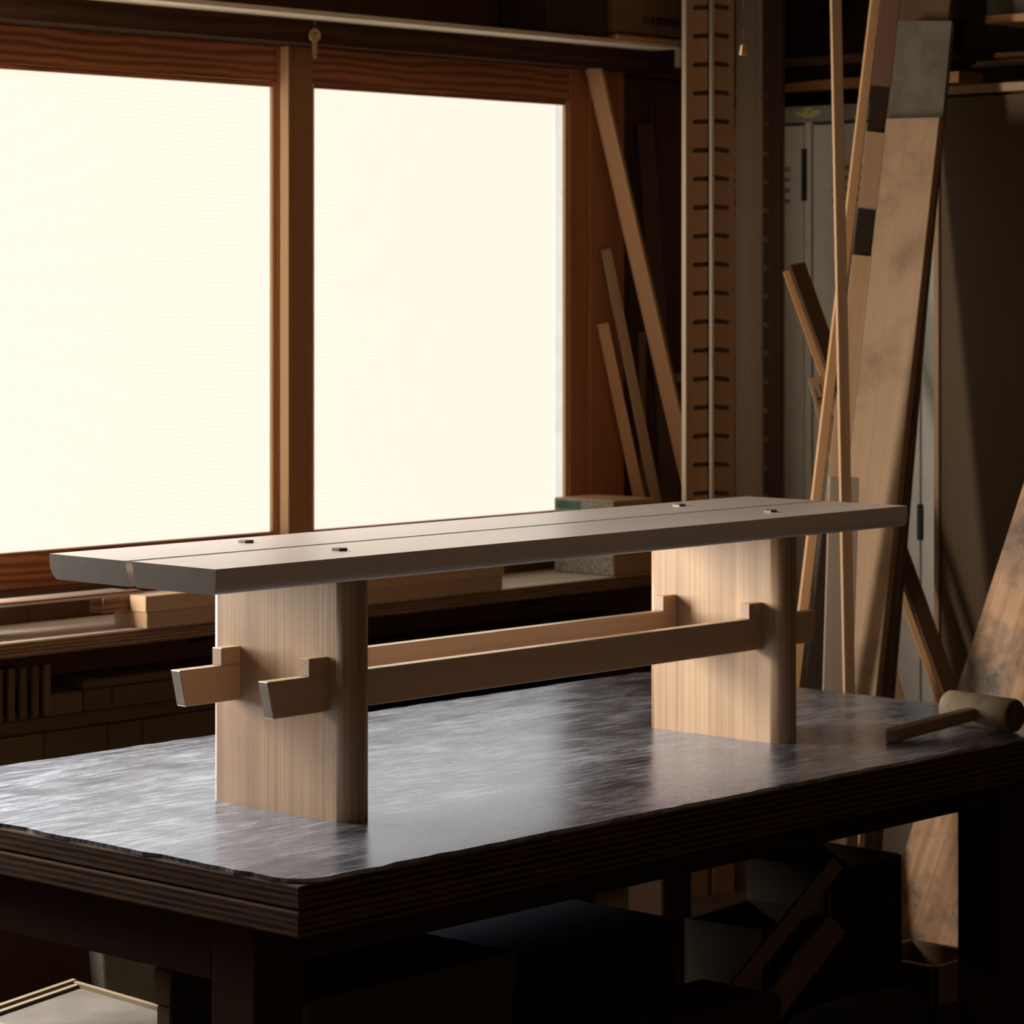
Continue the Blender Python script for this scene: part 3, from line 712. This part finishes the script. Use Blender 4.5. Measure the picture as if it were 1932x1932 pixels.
lean_floor('stained_board', 'broad orange brown stained board leaning at the right edge', (2062, 780), 7.15, (1768, 1680, 7.32), 172, .03, 'stained', facing(-38), bevel=.002)

# ================================================================== STACK UNDER THE SHELF (behind the table)
stack_y = 1.52
zr = .0
yy0, yy1 = 1.73, 1.89
def stack_block(label, px0, px1, z0, z1, y0=yy0, mat='stack', group='dark timbers stacked under the window shelf'):
    a = onY(px0, 1300, y0).x; b = onY(px1, 1300, y0).x
    o = tag(link('stacked_timber', box(-(b - a) / 2, (b - a) / 2, 0, yy1 - y0 - .01, 0, z1 - z0, bevel=.003), mat), label, 'timber', group)
    o.location = ((a + b) / 2, y0, z0); return o
def zrow(py, px=200): return onY(px, py, yy0).z
z_a, z_b, z_c, z_d, z_e, z_f = zrow(1425), zrow(1412), zrow(1368), zrow(1338), zrow(1298), zrow(1272)
cr = thing('timber_plinth', 'dark plank plinth under the stacked timbers', 'plinth', (1.5, 1.81, 0))
link('plinth_board', box(-1.2, 1.5, -.08, .07, z_a - .06, z_a - .001), 'dark', cr)
for xx in (-1.1, 0, 1.3): link('foot', box(xx, xx + .1, -.08, .07, 0, z_a - .06), 'dark', cr)
L_ = ['stacked timber at the far left of the lower row', 'second stacked timber of the lower row', 'third stacked timber of the lower row', 'stacked timber of the lower row nearest the bench leg']
for k, (a, b) in enumerate(((-60, 83), (85, 203), (205, 269), (272, 420))): stack_block(L_[k], a, b, z_a, z_c, mat='stack')
lath = tag(link('spacer_board', box(-1.0, 1.2, 0, .14, 0, z_d - z_c - .002, bevel=.002), 'stack'), 'long spacer board between the two rows of stacked timbers', 'board'); lath.location = (1.6, yy0 + .012, z_c + .001)
L_ = ['stacked timber at the left of the upper row', 'middle stacked timber of the upper row', 'long stacked timber at the right of the upper row']
for k, (a, b) in enumerate(((88, 157), (159, 212), (214, 420))): stack_block(L_[k], a, b, z_d, z_e, mat='stack')
lath = tag(link('spacer_board', box(-.6, 1.3, 0, .14, 0, .02, bevel=.002), 'stack'), 'thin board lying on the upper row of stacked timbers', 'board'); lath.location = (1.75, yy0 + .005, z_e + .001)
# slatted crate at the far left
cx_ = onY(40, 1290, 1.5); zc0 = z_d + .001
sc_ = thing('slatted_crate', 'dark crate of upright slats on the left below the shelf', 'crate', (onY(35, 1290, 1.73).x, 1.80, z_c))
link('crate_light_stop', box(-.13, .09, .06, .07, 0, .1), 'blackish', sc_)  # panel added behind the slats so no light passes between them
zz0 = 0; hh = ZS - .05 - (z_c + .02)
link('crate_base', box(-.13, .09, -.07, .07, 0, .015), 'blackish', sc_)
for k in range(7): link('slat', box(-.13 + k * .033, -.13 + k * .033 + .018, -.075, -.066, .0, hh * .8, bevel=.001), 'stack', sc_)
link('crate_rail', box(-.13, .09, -.066, -.058, hh * .7, hh * .8), 'blackish', sc_)
sc_.location.z = z_d + .002

# ================================================================== UNDER THE TABLE
def floor_box(name, label, x0, x1, y0, y1, h, mat, cat='box', lid=None):
    t_ = thing(name, label, cat, ((x0 + x1) / 2, (y0 + y1) / 2, 0)); a, b = (x1 - x0) / 2, (y1 - y0) / 2
    link('body', box(-a, a, -b, b, 0, h * .86, bevel=.004), mat, t_)
    link('lid', box(-a - .004, a + .004, -b - .004, b + .004, h * .86, h, bevel=.004), lid or mat, t_)
    return t_
p = onY(970, 1795, .12)
floor_box('lidded_box', 'brown lidded box standing under the work table', p.x - .52, p.x, .12, .5, p.z, 'stack')
p2 = onY(1240, 1830, .35)
floor_box('navy_case', 'navy blue case under the table behind the brown box', p.x + .05, p2.x, .3, .62, onY(1000, 1800, .3).z, 'blue', cat='case')
# trays, offcuts and crates at the right
def crate(name, label, c, lx, ly, h, mat, rz=0, fl='tan', cat='crate'):
    t_ = thing(name, label, cat, c, rz); w = .014
    link('bottom', box(-lx / 2, lx / 2, -ly / 2, ly / 2, 0, .012), fl, t_)
    for s in (-1, 1):
        link('side', box(-lx / 2, lx / 2, s * ly / 2 - w / 2, s * ly / 2 + w / 2, .0, h, bevel=.002), mat, t_)
        link('end', box(s * lx / 2 - w / 2, s * lx / 2 + w / 2, -ly / 2 + w / 2, ly / 2 - w / 2, .0, h, bevel=.002), mat, t_)
    return t_
q = onD(1742, 1835, 6.75); 
crate('low_crate', 'small low wooden crate with pale inside under the table on the right', (q.x, q.y, q.z - .045), .19, .2, .09, 'brown')
st = tag(link('crate_stand', box(-.12, .12, -.12, .12, 0, max(.02, q.z - .0455), bevel=.003), 'dark'), 'dark block carrying the small low crate', 'block'); st.location = (q.x, q.y, 0)
q = onD(1600, 1720, 6.6)
crate('upright_crate', 'dark open crate under the table beside the low crate', (q.x - .02, q.y + .05, 0), .26, .22, q.z + .12, 'blackish', .0, 'blackish')
q = onD(1530, 1760, 6.45)
crate('open_box', 'dark open box standing behind the diagonal stick', (q.x - .16, q.y + .02, 0), .24, .2, q.z + .06, 'blackish', .1, 'blackish')
p0 = onD(1412, 1835, 5.95); p1 = onD(1578, 1628, 6.1); d = (p1 - p0).normalized(); p0 = p0 + d * ((.02 - p0.z) / d.z)
board('diagonal_stick', 'dark stick leaning diagonally under the table', 'stick', p0, p1, .03, .02, facing(0), 'brown')
p0 = onD(1480, 1870, 6.0); p1 = onD(1575, 1745, 6.1); d = (p1 - p0).normalized(); p0 = p0 + d * ((.03 - p0.z) / d.z)
board('slanted_offcut', 'stubby offcut slanting beside the diagonal stick', 'offcut', p0, p1, .05, .025, facing(0), 'brown')
p0 = onD(1510, 1875, 6.05); p1 = onD(1600, 1815, 6.2)
p0.z = max(p0.z, .03)
floor_box('red_box', 'low reddish box under the table in the foreground', onD(1300, 1900, 5.5).x - .2, onD(1400, 1900, 5.5).x, onD(1380, 1900, 5.5).y - .1, onD(1380, 1900, 5.5).y + .08, onD(1380, 1862, 5.5).z, 'table_leg')
q = onD(1830, 1880, 6.3)
bmp = tube([(-.14, 0, .1), (-.139, 0, .1), (0, 0, .1), (.139, 0, .1), (.14, 0, .1)], [.03, .095, .1, .095, .03], 20)
lg = tag(link('round_log', bmp, 'dark'), 'dark round log lying under the table at lower right', 'log'); lg.location = (1.89, .13, 0)
# tray at the lower left
q = onZ(137, 1850, .35)
tr = thing('rimmed_tray', 'pale dusty tray with a raised wooden rim at lower left', 'tray', (q.x, q.y, .35), 0)
ul = (onZ(0, 1897, .35) - q); ur = (onZ(325, 1905, .35) - q); ul.z = ur.z = 0
ul = ul.normalized() * .3; ur = ur.normalized() * .36
def para(o, a, b, z0, z1):
    bm = newbm(); v = []
    for z in (z0, z1):
        for pt in (o, o + a, o + a + b, o + b): v.append(bm.verts.new((pt.x, pt.y, z)))
    for f in ((3, 2, 1, 0), (4, 5, 6, 7), (0, 1, 5, 4), (1, 2, 6, 5), (2, 3, 7, 6), (3, 0, 4, 7)): bm.faces.new([v[i] for i in f])
    bmesh.ops.recalc_face_normals(bm, faces=bm.faces[:]); return bm
Z3 = Vector((0, 0, 0)); nl, nr = ul.normalized(), ur.normalized()
link('tray_floor', para(Z3, ul, ur, -.02, -.006), 'tray', tr)
link('rim', para(Z3, ul, nr * .012, -.006, .004), 'rim', tr)
link('rim', para(nr * .020, ul, nr * .012, -.006, .0), 'rim', tr)
link('rim', para(nl * .0 + nr * .012, nl * .012, ur - nr * .012, -.006, .002), 'rim', tr)
link('rim', para(ul, nl * .012, ur, -.02, .002), 'rim', tr)
ctr = (ul + ur) / 2
stl = thing('stool', 'low dark stool carrying the rimmed tray', 'stool', (q.x + ctr.x, q.y + ctr.y, 0))
link('seat', box(-.12, .12, -.12, .12, .30, .3295, bevel=.004), 'dark', stl)
for a in (-.11, .08):
    for b in (-.11, .08): link('leg', box(a, a + .03, b, b + .03, 0, .30), 'dark', stl)
# dull bin behind the tray
q = onD(262, 1850, 6.35)
bn = thing('plastic_bin', 'dull grey tapered bin under the table behind the tray', 'bin', (q.x, q.y, 0), -.5)
bmp = box(-.10, .10, -.09, .09, 0, .36, bevel=.004)
for v in bmp.verts:
    if v.co.z < .1: v.co.x *= .75; v.co.y *= .75
link('body', bmp, 'bin', bn)
link('rim', box(-.108, .108, -.098, .098, .36, .372, bevel=.003), 'bin', bn)
# board standing behind the near left table leg
q = onD(366, 1880, 4.95)
board('standing_board', 'dark board standing upright behind the near table leg', 'board', Vector((q.x, q.y, .001)), Vector((q.x, q.y, .64)), 90 * 4.95 / F, .02, facing(20), 'blackish')
bpy.context.view_layer.update()
